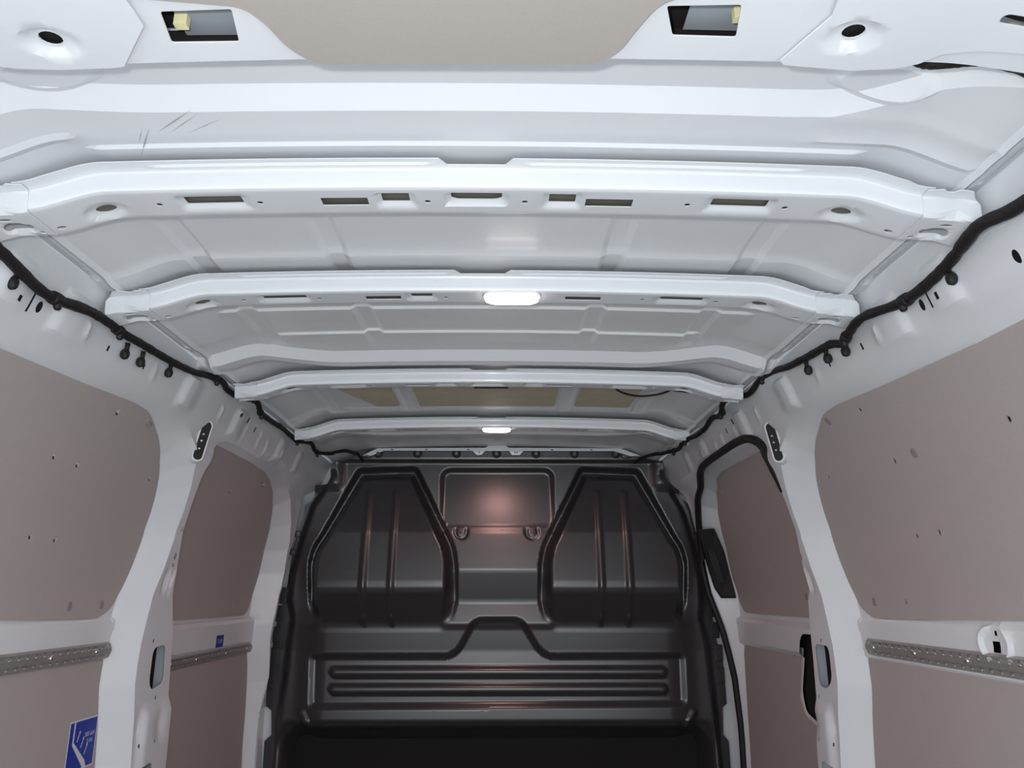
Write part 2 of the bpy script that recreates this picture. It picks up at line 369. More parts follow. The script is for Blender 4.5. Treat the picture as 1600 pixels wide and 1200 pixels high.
for s, nm in ((-1, 'left'), (1, 'right')):
    f = (lambda s: lambda Y, Z: wall_p(Y, Z, s))(s)
    holes = BAND_SLOTS[s]+[POCKET[s]]+SMALL+(OVAL_HOLES if s > 0 else [])
    DBs = DOOR_BAY[s]
    lines = [dens(REAR_BAY, .008, True), dens(DBs, .008, True), bevel_ring(REAR_BAY, -.006), bevel_ring(REAR_BAY, .050), bevel_ring(DBs, -.009), bevel_ring(DBs, .028),
             *[[(yc+e, 1.31), (yc+e, 1.36)] for yc in (1.02, 1.165, 1.66, 1.99, 2.40, 2.62) for e in (-.011, .011)],
             [(0.5, .846), (1.85, .846)], [(2.09, .822), (2.90, .822)], [(2.08, .806), (2.90, .806)]]
    lines = [[p for p in l if .52 < p[0] < 3.05 and .17 < p[1] < 1.39] for l in lines]
    if s > 0: lines += [ellipse(1.345, .820, .040*k, .030*k, 24)+[(1.345+.040*k, .820)] for k in (.78, 1.0, 1.22)]
    w = sheet('wall_'+nm, rect(.50, .15, 3.13, 1.394), f, M_WHITE, .0085, holes=holes+([CUT] if s > 0 else []), lines=lines, flip=(s > 0), sharp=24)
    tag(w, kind='structure'); walls[s] = w
    # outer skin behind, blackened to stand in for shade in the holes
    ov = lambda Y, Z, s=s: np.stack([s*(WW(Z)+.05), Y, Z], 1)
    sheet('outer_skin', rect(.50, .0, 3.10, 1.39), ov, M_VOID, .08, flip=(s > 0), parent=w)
    # oblong slot of the belt height adjuster, with bright studs
    a_, b_ = np.array([s*.689, 1.866, 1.293]), np.array([s*.701, 1.858, 1.219]); t_ = b_-a_; L_ = np.linalg.norm(t_); t_ /= L_
    n_ = np.array([-s*.62, -.78, 0.0]); n_ -= t_*(n_@t_); n_ /= np.linalg.norm(n_); u_ = np.cross(t_, n_)
    pm_ = lambda U, V, h, o=a_, t=t_, u=u_, n=n_: o+np.outer(U, t)+np.outer(V, u)+np.outer(h, n)
    slab('adjuster_surround', oblong(-.002, 0, L_+.002, 0, .0145), pm_, -.020, .0085, M_WHITE, w, bev=.04)
    slab('adjuster_slot', oblong(0, 0, L_, 0, .0105), pm_, .008, .0095, M_RUBBER, w)
    for k in (.30, .52, .78):
        q = pm_(np.array([L_*k]), np.array([.002]), np.array([.0095]))[0]
        lathe('adjuster_stud', q, n_, [(.0034, -.001), (.0032, .001), (.0015, .0025)], M_STEEL, w, n=8)
    # pressed steel pocket wall inside the rectangular pillar opening
    pk = POCKET[s]
    bx = [(min(p[0] for p in pk)-.004), max(p[0] for p in pk)+.004, min(p[1] for p in pk)-.004, max(p[1] for p in pk)+.004]
    yp = bx[1]+.004
    sheet('pocket_plate', rect(-.046, bx[2]-.03, -.026, bx[3]+.03), lambda U, V, s=s, yp=yp: np.stack([s*(WW(V)+U), yp-.25*(U+.046)*(U > -.03), V], 1), M_OUTER, .012, parent=w)
    sheet('pocket_liner', rect(-.026, bx[2]-.03, .035, bx[3]+.03), lambda U, V, s=s, yp=yp: np.stack([s*(WW(V)+U), yp+.0005+0*U, V], 1), M_VOID, .015, parent=w)  # added black sheet, stands in for shade in the pillar hollow
    # white body frame seen past the stepped edges of the partition
    fr = [(.50, 1.44), (.50, 1.20), (.70, 1.10), (.72, .55), (.79, .48), (.79, .15), (.92, .15), (.92, .80), (.85, 1.10), (.76, 1.30), (.66, 1.44)]
    sheet('front_frame', mirror(fr, s), lambda X, Z: np.stack([X, 3.065+0*X, Z], 1), M_WHITE, .03, parent=w)
# door opening details on the right
wr = walls[1]
slab('door_recess', bevel_ring(CUT, .004), lambda U, V, h: np.stack([WW(V)+.04-h, U, V], 1), -.012, -.008, M_VOID, wr)  # black sheet stands in for the shade inside the cut-out
# floor, added black sheet in place of the cab, pale ground outside
def box_mesh(name, x0, y0, z0, x1, y1, z1, m, parent=None):
    v = [(x, y, z) for z in (z0, z1) for y in (y0, y1) for x in (x0, x1)]
    f = [(0, 2, 3, 1), (4, 5, 7, 6), (0, 1, 5, 4), (2, 6, 7, 3), (0, 4, 6, 2), (1, 3, 7, 5)]
    me = bpy.data.meshes.new(name); me.from_pydata(v, [], f); return link(name, me, m, parent, False)
tag(box_mesh('floor', -.92, .45, -.03, .92, 3.12, 0.0, M_FLOOR), kind='structure')
tag(box_mesh('wall_front', -.95, 3.13, 0.0, .95, 3.16, 1.47, M_VOID), kind='structure')  # added black sheet, stops outside light leaking in round the partition
tag(box_mesh('ground', -6, -8, -.66, 6, 9, -.60, M_GROUND), kind='structure')

# ---------------------------------------------------------------- bulkhead
seatL = [(-.524, 1.366), (-.293, 1.373), (-.25, 1.285), (-.182, 1.15), (-.145, 1.075), (-.132, 1.01), (-.131, .87), (-.147, .80), (-.178, .759), (-.641, .757), (-.669, .800), (-.684, .873), (-.692, 1.01), (-.679, 1.068), (-.65, 1.115), (-.585, 1.244)]
sx = lambda pts, dx=.016: [(-p[0]+dx*2, p[1]) for p in pts][::-1]
SEAT = [rpoly(seatL, .02), rpoly(sx(seatL), .02)]
WIN = rpoly([(-.208, 1.366), (.230, 1.367), (.231, 1.136), (-.206, 1.134)], .048, 8)
LOW = rpoly([(-.672, .692), (-.162, .692), (-.135, .710), (-.082, .806), (-.055, .819), (.084, .820), (.112, .808), (.172, .712), (.202, .691), (.703, .694), (.700, .508), (-.664, .500)], .028, 6)
GRV_L = [(-.60, 1.335), (-.621, 1.31), (-.678, 1.22), (-.715, 1.08), (-.744, .964), (-.752, .884), (-.735, .816), (-.747, .715), (-.753, .604), (-.764, .475), (-.767, .25)]
GRV_R = [(.63, 1.335), (.649, 1.312), (.709, 1.198), (.739, 1.081), (.767, .965), (.771, .872), (.762, .815), (.787, .713), (.792, .602), (.801, .472), (.806, .25)]
EDGE_L = [(-.515, 1.430), (-.53, 1.400), (-.616, 1.382), (-.626, 1.32), (-.633, 1.303), (-.681, 1.298), (-.686, 1.256), (-.719, 1.225), (-.724, 1.173), (-.755, 1.068), (-.776, .884), (-.799, .827), (-.811, .737), (-.825, .659), (-.822, .507), (-.802, .492), (-.796, .411), (-.819, .391), (-.817, .15)]
EDGE_R = [(.54, 1.430), (.556, 1.400), (.639, 1.389), (.65, 1.329), (.664, 1.312), (.705, 1.312), (.711, 1.258), (.746, 1.229), (.75, 1.186), (.773, 1.081), (.80, .895), (.814, .827), (.828, .736), (.848, .658), (.852, .515), (.836, .50), (.832, .408), (.850, .387), (.850, .15)]
BULK = EDGE_L[::-1]+[(-.47, 1.432), (.48, 1.432)]+EDGE_R
def bulk_r(X, Z):
    r = np.zeros_like(X)
    # pale middle column: swelling shelf
    mid = sstep(.70, .30, np.abs(X-.014)*0+0)*0+1
    r = r+np.interp(Z, [.30, .44, .775, .795, .868, .880, .978, .988, 1.13, 1.2, 1.45], [.030, .030, .030, .036, .018, .018, .030, .030, .0, .0, .0])*sstep(.74, .62, np.abs(X-.014))
    r = r+.020*lin(1.272, 1.304, Z)*sstep(.575, .615, np.abs(X-.014))
    # top flange stands proud
    r = r+.016*sstep(1.383, 1.397, Z)
    # window blank
    s = sdf(X, Z, WIN); r = r-(.003+.016*lin(1.136, 1.366, Z))*lin(0, .016, -s)
    for cx in (-.124, .142):
        e = np.hypot(X-cx, Z-1.122); u = np.where(Z < 1.122, e, np.abs(X-cx)); r = r-.006*np.exp(-((u-.021)/.004)**2)*(Z < 1.136)
    # seat back pressings
    for P in SEAT:
        s = sdf(X, Z, P); ins = np.maximum(-s, 0)
        plate = np.interp(Z, [.757, .770, .905, .925, .945, 1.37], [.0, .014, .088, .092, .089, -.016])
        base = np.interp(Z, [.30, .44, .775, .795, .868, .880, .978, .988, 1.13, 1.2, 1.45], [.030, .030, .030, .036, .018, .018, .030, .030, .0, .0, .0])*sstep(.74, .62, np.abs(X-.014))
        t = lin(.012, .046, ins)
        g = -.034*np.where(ins < .018, lin(0, .018, ins), 1-lin(.026, .048, ins))*sstep(.80, .93, Z)
        r = np.where(s < 0, base*(1-t)+plate*t+g, r)
    for cx in (-.4705, -.370, .390, .492):
        d = seg_dist(X, Z, (cx, 1.268), (cx, .80)); r = r+.009*sstep(.0125, .0065, d)
    for cx in (-.4705, -.370, .390, .492):
        r = r+.007*np.exp(-((X-cx)**2+(Z-.818)**2)/.008**2)
    # lower recess with two slats
    s = sdf(X, Z, LOW); r = r-.018*lin(0, .022, -s)
    for z in (.627, .568):
        d = seg_dist(X, Z, (-.572, z), (.612, z)); r = r+.016*np.sqrt(np.clip(1-(d/.019)**2, 0, 1))
    for a, b in (((-.686, .492), (-.660, .447)), ((.722, .490), (.696, .445))):
        d = seg_dist(X, Z, a, b); r = r+.010*sstep(.016, .006, d)
    # edge flange set back behind a dark groove
    out = (X < np.interp(Z, [p[1] for p in GRV_L[::-1]], [p[0] for p in GRV_L[::-1]])) | (X > np.interp(Z, [p[1] for p in GRV_R[::-1]], [p[0] for p in GRV_R[::-1]]))
    dg = np.minimum(line_dist(X, Z, GRV_L), line_dist(X, Z, GRV_R)); dg = np.where(out, dg, -dg)
    r = r-.024*lin(-.006, .016, dg)*sstep(1.36, 1.33, Z)
    for sgn, G in ((-1, EDGE_L), (1, EDGE_R)): pass
    # below the lower ledge the partition runs forward
    r = r-.16*sstep(.468, .36, Z)*sstep(.80, .70, np.abs(X-.014))
    return r
def bulk_p(X, Z, h=0.0): return np.stack([X, lean(Z)-bulk_r(X, Z)-h, Z], 1)
bulk = empty('bulkhead', (0.014, 3.0, 0.0), 'black pressed steel bulkhead partition closing off the front of the load space', 'partition')
bl = [dens(WIN, .006, True), bevel_ring(WIN, -.006), bevel_ring(WIN, -.020), dens(LOW, .006, True), bevel_ring(LOW, -.022), [(-.5, 1.383), (.5, 1.383)], [(-.5, 1.397), (.5, 1.397)]]
for P in SEAT: bl += [dens(P, .008, True), bevel_ring(P, -.020), bevel_ring(P, -.046)]
part(sheet('panel', BULK, bulk_p, M_BULK, .0058, lines=bl, sharp=0), bulk)
BN = np.array([0, -1, -.12])
for bx in (-.443, -.293, -.145, .008, .159, .306, .464):
    p = bulk_p(np.array([bx]), np.array([1.418]))[0]
    b = lathe('bolt', p, BN, [(.0175, -.002), (.0175, .004), (.0150, .006), (.0120, .0035), (.0105, .004), (.0100, .009), (.0060, .011)], M_BOLT, None, n=18, smooth=False)
    part(b, bulk)
for bx, bz in ((-.485, 1.409), (.503, 1.409)):
    p = bulk_p(np.array([bx]), np.array([bz]))[0]
    part(lathe('bolt', p, BN, [(.017, -.002), (.017, .004), (.012, .008), (.005, .009)], M_BOLT, None, n=12, sx=1.25, sy=.6), bulk)
def bulk_h(U, V, h): return bulk_p(U, V, h)
for pts in ([(-.783, .895), (-.797, .830), (-.802, .755), (-.808, .680), (-.810, .600), (-.810, .535)], [(.806, .905), (.818, .845), (.827, .770), (.836, .690), (.838, .610), (.838, .540)]):
    for k, (tx, tz) in enumerate(pts):
        part(slab('edge_tab', rect(tx-.014, tz-.029, tx+.013, tz+.029, .004), bulk_h, -.001, .004, M_BULK, None, bev=.06), bulk)
    tx, tz = pts[4]
    part(slab('edge_clip', rect(tx-.008, tz-.011, tx+.012, tz+.011, .008), bulk_h, .003, .010, M_BULK, None, bev=.15), bulk)
for tx, tz in ((-.738, 1.118), (.764, 1.112), (-.755, 1.052), (.785, 1.045)):
    part(slab('edge_clip', rect(tx-.012, tz-.012, tx+.012, tz+.012, .009), bulk_h, -.002, .008, M_BULK, None, bev=.15), bulk)

# white cross rail above the bulkhead
XR = [(-.503, 1.408), (-.444, 1.436), (-.035, 1.439), (-.022, 1.447), (.042, 1.447), (.055, 1.439), (.482, 1.437), (.561, 1.408), (.518, 1.408), (.457, 1.4265), (.111, 1.4265), (.096, 1.411), (.067, 1.411), (.055, 1.4265), (-.035, 1.4265), (-.050, 1.411), (-.067, 1.411), (-.084, 1.4265), (-.419, 1.4265), (-.467, 1.408)]
xh = [rect(x-.004, 1.4295, x+.004, 1.4335) for x in (-.39, -.26, -.10, .22, .37)]+[ellipse(x, 1.4205, .0028, .0028, 8) for x in (-.058, .078, .086)]
xr = tag(sheet('front_cross_rail', XR, lambda X, Z: np.stack([X, lean(Z)-.024-.004*np.sin((Z-1.405)*60), Z], 1), M_WHITE, .006, holes=xh, thick=.0018), 'white steel cross rail with notched tabs running above the bulkhead bolts', 'roof rail')

# ---------------------------------------------------------------- roof bows
def dz(ax): return -.010*(ax/.5)**2-.022*sstep(.47, .575, ax)
def bow_map(Y0, w, z0, drop, windows, proud=0.0):
    """u = x, v = arc: v<0 flange towards the rear, 0..0.032 rear face, then bottom face of width w, then the front face"""
    H = .032; top = z0+.036
    vv = [-.024, -.003, .002, .006, .027, .031, .035, .039, .035+w-.004, .035+w, .035+w+.004, .035+w+.034]
    yy = [-.022, -.0035, -.0015, 0.0, .0015, .003, .006, .010, .003+w-.001, .003+w+.002, .003+w+.003, .003+w+.006]
    zz = [.0270, .0266, .0256, .0228, .005, .0015, .0, -.0002, .0, .001, .004, .038]
    def f(U, V):
        ax = np.abs(U)
        y = np.interp(V, vv, yy); z = np.interp(V, vv, zz)
        z = np.where(z > .029, z, z)-drop*sstep(.54, .575, ax)*(V > .0)*0
        # embossed line along the flange
        z = z-.0028*np.maximum(0, 1-np.abs(V+.0125)/.0035)*sstep(.43, .40, ax)*sstep(.05, .07, ax)
        rel = np.zeros_like(z)
        for (a, b, c, d, dep) in windows:               # dished pans round the punched windows
            e = np.maximum(np.maximum(a-U, U-b), np.maximum(c-V, V-d)); rel = np.maximum(rel, dep*sstep(.010, .001, e))
        for cx in (-.493, .483):
            e = np.hypot((U-cx)/.030, (V-.035-w*.62)/.019); rel = np.maximum(rel, .005*sstep(1.0, .6, e))
        z = z+rel*(V > .036)+dz(ax)+(z0)-proud; y = y+Y0-proud*.5
        # the flange lies against the roof skin
        return np.stack([U, y, z], 1)
    return f
def make_bow(Y0, w, z0, label, lampbow=False, xe=.664):
    root = empty('roof_bow', (0, Y0+w/2, z0), label, 'roof bow', 'roof bows across the ceiling')
    v0 = .035; c = v0+w*.46; hw = w*.17
    wins = [(-.385, -.311, c-hw*.75, c+hw*.75, .005), (.307, .381, c-hw*.75, c+hw*.75, .005), (-.128, -.092, c-hw*1.05, c+hw*.7, .005)]
    holes = [rect(*[a for a in (-.385, c-hw*.75, -.311, c+hw*.75)], .002), rect(.307, c-hw*.75, .381, c+hw*.75, .002), rect(-.128, c-hw*1.05, -.092, c+hw*.7, .002),
             rect(-.207, c-hw*.85, -.146, c+hw*.95, .001), rect(.140, c-hw*.85, .202, c+hw*.95, .001)]
    if not lampbow:
        wins += [(.092, .127, c-hw*1.05, c+hw*.7, .005), (-.037, .030, c-hw*1.1, c+hw*.4, .006)]
        holes += [rect(.092, c-hw*1.05, .127, c+hw*.7, .002), rpoly([(-.037, c-hw*1.1), (.030, c-hw*1.1), (.030, c), (.022, c+hw*.4), (-.029, c+hw*.4), (-.037, c)], .003)]
    for x in (-.419, -.288, -.068, .060, .275, .404): holes.append(ellipse(x, c+hw*.1, .0042, .0042, 10))
    for x in (-.493, .483): holes.append(ellipse(x, v0+w*.62, .013, .0085, 16))
    for x in (-.553, .548): holes.append(ellipse(x, v0+w*.75, .006, .0045, 10))
    n0 = -.008
    outer = [(-.578, -.020), (-.555, -.022), (-.540, -.024), (-.050, -.024), (-.040, n0), (.034, n0), (.044, -.024), (.540, -.024), (.552, -.020), (.575, -.020), (.575, v0+w+.030), (.50, v0+w+.034), (-.50, v0+w+.034), (-.578, v0+w+.030)]
    lines = [[(-.57, v), (.57, v)] for v in (-.016, -.0125, -.009, -.003, .002, .006, .027, .031, .035, .039, v0+w-.004, v0+w, v0+w+.004)]
    for (a, b, c0, d, dep) in wins: lines.append(rect(a-.010, max(c0-.010, .041), b+.010, min(d+.010, v0+w-.006))+[(a-.010, max(c0-.010, .041))])
    o = sheet('beam', outer, bow_map(Y0, w, z0, .0, wins), M_WHITE, .006, holes=holes, lines=lines, thick=.0014, flip=True, sharp=28); part(o, root)
    part(sheet('inner_strip', rect(-.55, .010, .55, w-.003), lambda U, V: np.stack([U, Y0+V, z0+.024-.020*V/w+dz(np.abs(U))], 1), M_BOW_SHADE, .03, flip=True), root)  # added dark strip, makes the bow windows read as shaded
    for s in (-1, 1):
        # end bracket lapping over the beam and turning down the roof rail
        def g(U, V, s=s, base=bow_map(Y0, w*.98, z0, 0, [], .0022)):
            P = base(s*U, V); t = np.clip(U-.612, 0, None)
            P[:, 2] -= .12*t
            P[:, 0] = s*(U-.35*t)
            P[:, 1] += .06*t*np.sign(V-.06)
            P[:, 2] += .006*np.exp(-((U-.606)/.014)**2)*(V < .036)*(V > .004)
            e = np.hypot((U-.604)/.026, (V-.035-w*.62)/.016); P[:, 2] += .005*sstep(1.0, .6, e)*(V > .036)
            return P
        ob = [(.566, -.016), (.585, -.020), (.592, -.014), (.600, -.014), (.607, -.021), (.626, -.020), (.640, -.004), (.652, .006), (.654, v0+w), (.64, v0+w+.02), (.566, v0+w+.030)]
        ob = [(min(x, xe), v) if x > .6 else (x, v) for x, v in ob]
        ob = [p for k, p in enumerate(ob) if k == 0 or p != ob[k-1]]
        hb = [] if xe < .65 else [oblong(.592, v0+w*.62, .618, v0+w*.62, .0075), ellipse(.578, v0+w*.80, .0045, .004, 8), ellipse(.606, v0+w*.26, .010, .0035, 10)]
        b = sheet('end_bracket', ob, g, M_WHITE, .006, holes=hb, lines=[[(.567, v), (min(.652, xe-.002), v)] for v in (.006, .027, .035, .039, v0+w)], thick=.0014, flip=(s > 0)); part(b, root)
    return root
make_bow(.895, .068, 1.400, 'white steel roof bow nearest the camera, with seven punched windows and no lamp')
make_bow(1.246, .056, 1.400, 'white steel roof bow carrying the larger, brighter lit lamp', True)
make_bow(1.842, .044, 1.400, 'white steel roof bow just before the olive damping pads, without a lamp', False, .622)
make_bow(2.396, .044, 1.404, 'white steel roof bow farthest from the camera, with the small lit lamp', True, .618)

# dome lamps under two of the bows
def dome_lamp(cx, cy, z, L, Wd, label, e):
    r = empty('dome_lamp', (cx, cy, z), label, 'lamp')
    prof = rpoly([(-L/2, -Wd/2), (L/2, -Wd/2), (L/2, Wd/2), (-L/2, Wd/2)], Wd*.45, 6)
    fm = lambda U, V, h: np.stack([cx+U, cy+V, z-h], 1)
    part(slab('housing', bevel_ring(prof, .003), fm, -.002, .003, M_LAMPB, None), r)
    ln = slab('lens', prof, fm, .003, .011, M_LENS, None, bev=.16); part(ln, r)
    l = lamp('lamp_light', 'AREA', (0, 0, -.020), e, (1.0, .50, .46), L*.6); l.data.shape = 'RECTANGLE'; l.data.size = L*.8; l.data.size_y = Wd*.7
    l.parent = r
    return r
dome_lamp(.047, 1.268, 1.3995, .092, .036, 'larger lit white dome lamp on the second roof bow from the camera', 1.4)
dome_lamp(.012, 2.412, 1.404, .086, .034, 'small lit dome lamp on the roof bow nearest the bulkhead', 1.9)

# ---------------------------------------------------------------- rear header over the camera
HB = [(-.62, .30), (.62, .30), (.62, .640), (.56, .646), (-.56, .652), (-.62, .652)]
def hdr_p(X, Y, h=0.0):
    ye = np.where(X < 0, .657, .657-.03*np.maximum(X, 0)-.006)+0*X
    z = 1.400-.006*(X/.5)**2-.020*sstep(.44, .60, np.abs(X))+.0*Y
    t = np.clip(Y-(ye-.012), 0, None); z = z+2.2*t*0
    return np.stack([X, Y, z-h], 1)
hdr = empty('rear_header', (0, .5, 1.40), 'white steel roof header with two square openings along the top of the picture', 'header')
HHO = [[(-.279, .627), (-.216, .626), (-.209, .583), (-.273, .586)], [(.188, .613), (.247, .614), (.240, .572), (.175, .575)]]
HO = [(-.62, .30), (.62, .30), (.62, .636), (.30, .646), (.1, .646), (-.1, .648), (-.34, .656), (-.62, .656)]
part(sheet('beam', HO, hdr_p, M_WHITE, .009, holes=[rpoly(h, .003) for h in HHO]+[ellipse(-.389, .622, .02, .018), ellipse(.353, .605, .02, .018), oblong(.475, .575, .55, .577, .010)], thick=.0016, flip=True), hdr)
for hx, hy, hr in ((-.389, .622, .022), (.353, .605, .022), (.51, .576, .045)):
    part(slab('hole_backing', ellipse(hx, hy, hr, .022 if hr < .03 else .014, 16), hdr_p, -.014, -.010, M_VOID), hdr)  # added black discs, stand in for shade behind the holes
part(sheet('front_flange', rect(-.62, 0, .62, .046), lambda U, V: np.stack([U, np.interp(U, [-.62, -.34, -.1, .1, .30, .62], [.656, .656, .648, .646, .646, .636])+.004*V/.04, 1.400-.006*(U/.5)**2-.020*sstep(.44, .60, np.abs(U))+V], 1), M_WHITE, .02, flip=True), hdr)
part(sheet('flange_liner', rect(-.33, .001, .30, .034), lambda U, V: np.stack([U, np.interp(U, [-.62, -.34, -.1, .1, .30, .62], [.656, .656, .648, .646, .646, .636])-.003, 1.400-.006*(U/.5)**2-.020*sstep(.44, .60, np.abs(U))+V], 1), M_VOID, .02, flip=True), hdr)  # added black sheet, puts shade on the inside of the flange
# steel plate, foam block and added black sheet for shade inside the header
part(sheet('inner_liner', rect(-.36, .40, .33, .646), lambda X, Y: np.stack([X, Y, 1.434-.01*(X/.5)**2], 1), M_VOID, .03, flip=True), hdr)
for px0, px1 in ((-.276, -.17), (.204, .30)):
    part(sheet('inner_plate', rect(px0, .40, px1, .648 if px0 < 0 else .636), lambda X, Y: np.stack([X, Y, 1.427+.004*sstep(.60, .595, Y)-.01*(X/.5)**2], 1), M_OUTER, .012, flip=True), hdr)
for bx, by in ((-.270, .622), (.250, .607)): part(box_mesh('foam_block', bx-.006, by-.004, 1.412, bx+.006, by+.004, 1.424, M_YEL), hdr)
for s in (-1, 1):
    if s < 0: ob = [(-.66, .30), (-.30, .30), (-.293, .600), (-.336, .655), (-.345, .657), (-.40, .6595), (-.44, .657), (-.47, .648), (-.66, .640)]
    else: ob = [(.283, .30), (.66, .30), (.66, .602), (.55, .606), (.475, .617), (.445, .626), (.43, .640), (.41, .648), (.37, .652), (.303, .646), (.297, .640), (.322, .58)]
    cx, cy = (-.389, .622) if s < 0 else (.353, .605)
    def eb(X, Y, cx=cx, cy=cy):
        P = hdr_p(X, Y, .004); e = np.hypot((X-cx)/.028, (Y-cy)/.022); P[:, 2] += .006*sstep(1.0, .55, e); return P
    hs = [ellipse(cx, cy, .0105, .0095, 16)]
    if s > 0: hs.append(oblong(.475, .575, .55, .577, .006))
    part(sheet('end_bracket', ob, eb, M_WHITE, .007, holes=hs, lines=[ellipse(cx, cy, .028*k, .022*k, 24)+[(cx+.028*k, cy)] for k in (.55, 1.0)], thick=.0016, flip=True, sharp=30), hdr)
TP = rpoly([(-.40, .20), (.38, .20), (.30, .530), (.168, .560), (.152, .595), (.140, .628), (.118, .6465), (-.148, .6485), (-.170, .626), (-.182, .592), (-.196, .572), (-.30, .560)], .018)
tp = tag(sheet('header_trim_panel', TP, lambda X, Y: np.stack([X, Y, 1.3925-.004*(X/.5)**2+0*Y], 1), M_TRIM, .012, thick=.004, flip=True), 'warm grey trim board fixed under the middle of the rear header', 'trim panel')
cab = smooth_line([(.40, .630), (.425, .652), (.448, .668), (.465, .669), (.485, .661), (.507, .654), (.534, .656), (.558, .663), (.60, .69)], 6)
tag(tube('header_cable', [(x, y, 1.424-.004*(x/.5)**2-.016*max(0, (x-.44))/.1) for x, y in cab], .0075, M_BLACK, n=8, wob=.03), 'black taped cable looping out beside the right end of the rear header', 'cable')

# ---------------------------------------------------------------- lining boards
def board(name, poly, side, holes, plugs, label, lift, thick=.004, skip_d=None):
    f = lambda Y, Z: np.stack([side*(WW(Z)-skip_d-lift), Y, Z], 1)
    hp = [ellipse(y, z, .0058, .0058, 12) for y, z in holes]
    o = sheet(name, poly, f, M_BOARD, .02, holes=hp, thick=thick, flip=(side > 0))
    tag(o, label, 'panel', 'grey lining boards on the side walls')
    for y, z in plugs:
        q = f(np.array([y]), np.array([z]))[0]; nz = (np.interp(z+.01, WZ, WX)-np.interp(z-.01, WZ, WX))/.02
        lathe('plug', q, (-side, 0, side*nz), [(.0095, -.001), (.0095, .0012), (.007, .0020)], M_PLUG, o, n=16)
    for y, z in holes:
        q = f(np.array([y]), np.array([z]))[0]; nz = (np.interp(z+.01, WZ, WX)-np.interp(z-.01, WZ, WX))/.02
        lathe('screw', q+np.array([side*.0044, 0, 0]), (-side, 0, side*nz), [(.0066, -.001), (.0066, .0004), (.003, .0006)], M_RUBBER, o, n=10)
    return o
UP_R = rpoly([(.62, 1.2535), (1.1, 1.2575), (1.35, 1.2655), (1.55, 1.274), (1.622, 1.272), (1.674, 1.260), (1.735, 1.239), (1.787, 1.212), (1.833, 1.172), (1.863, 1.127), (1.884, 1.08), (1.894, 1.03), (1.888, .97), (1.873, .915), (1.845, .872), (1.80, .852), (1.74, .848), (1.25, .8595), (.62, .874)], .02)
UP_F = rpoly([(1.90, 1.20), (1.885, 1.262), (1.915, 1.279), (2.3, 1.280), (2.50, 1.275), (2.60, 1.262), (2.69, 1.238), (2.78, 1.195), (2.852, 1.123), (2.897, 1.047), (2.911, .97), (2.905, .90), (2.87, .845), (2.83, .828), (2.10, .830), (2.03, .90), (1.975, 1.05)], .015)
UP_FR = rpoly([(1.90, 1.20), (1.90, 1.262), (1.93, 1.280), (2.3, 1.282), (2.52, 1.281), (2.61, 1.272), (2.715, 1.237), (2.81, 1.182), (2.872, 1.11), (2.91, 1.031), (2.918, .95), (2.895, .868), (2.84, .836), (2.10, .838), (2.03, .90), (1.975, 1.05)], .015)
LO_R = rpoly([(.62, .765), (1.842, .765), (1.838, .70), (1.855, .62), (1.866, .53), (1.870, .12), (.62, .12)], .012)
LO_FL = rpoly([(2.09, .712), (2.905, .712), (2.925, .66), (2.95, .58), (2.968, .48), (2.972, .12), (2.085, .12)], .012)
LO_FR = rpoly([(2.330, .752), (2.865, .750), (2.900, .70), (2.905, .58), (2.908, .48), (2.908, .12), (2.085, .12), (2.085, .51), (2.355, .568), (2.386, .615)], .012)
board('upper_lining_board', UP_R, -1, [(1.527, 1.250), (1.416, 1.142), (1.498, 1.140), (1.455, 1.001), (1.536, 1.001), (1.799, 1.156)], [(1.656, 1.257), (1.660, .876), (1.791, .877)], 'large grey lining board on the left wall, above the near lashing rail', -.0065+.004, skip_d=0)
board('upper_lining_board', UP_R, 1, [(1.492, 1.251), (1.122, 1.150), (1.475, 1.146), (1.513, 1.007), (1.433, 1.008), (1.632, .884), (1.775, 1.159)], [(1.631, 1.258), (1.397, 1.148), (1.767, .884)], 'large grey lining board on the right wall, with the most screw holes', -.0065+.004, skip_d=0)
board('upper_lining_board', UP_F, -1, [(2.333, 1.196), (2.567, 1.245), (2.699, .865)], [], 'grey lining board of the left front bay, above the small blue label', -.020+.004, skip_d=0)
board('upper_lining_board', UP_FR, 1, [(2.078, 1.245), (2.414, 1.169), (2.485, .983), (2.647, 1.235)], [(2.25, .892)], 'grey lining board in the sliding door, beside the black door handle', -.040+.004, skip_d=0)
board('lower_lining_board', LO_R, -1, [], [], 'grey lining board below the left lashing rail, with the large blue sticker', -.0065+.004, skip_d=0)
board('lower_lining_board', LO_R, 1, [], [], 'plain grey lining board below the right lashing rail', -.0065+.004, skip_d=0)
board('lower_lining_board', LO_FL, -1, [], [], 'grey lining board below the lashing rail of the left front bay', -.020+.004, skip_d=0)
board('lower_lining_board', LO_FR, 1, [(2.647, .735), (2.494, .732), (2.362, .560)], [(2.400, .732)], 'grey lining board low in the sliding door, notched round a black recess', -.040+.004, skip_d=0)

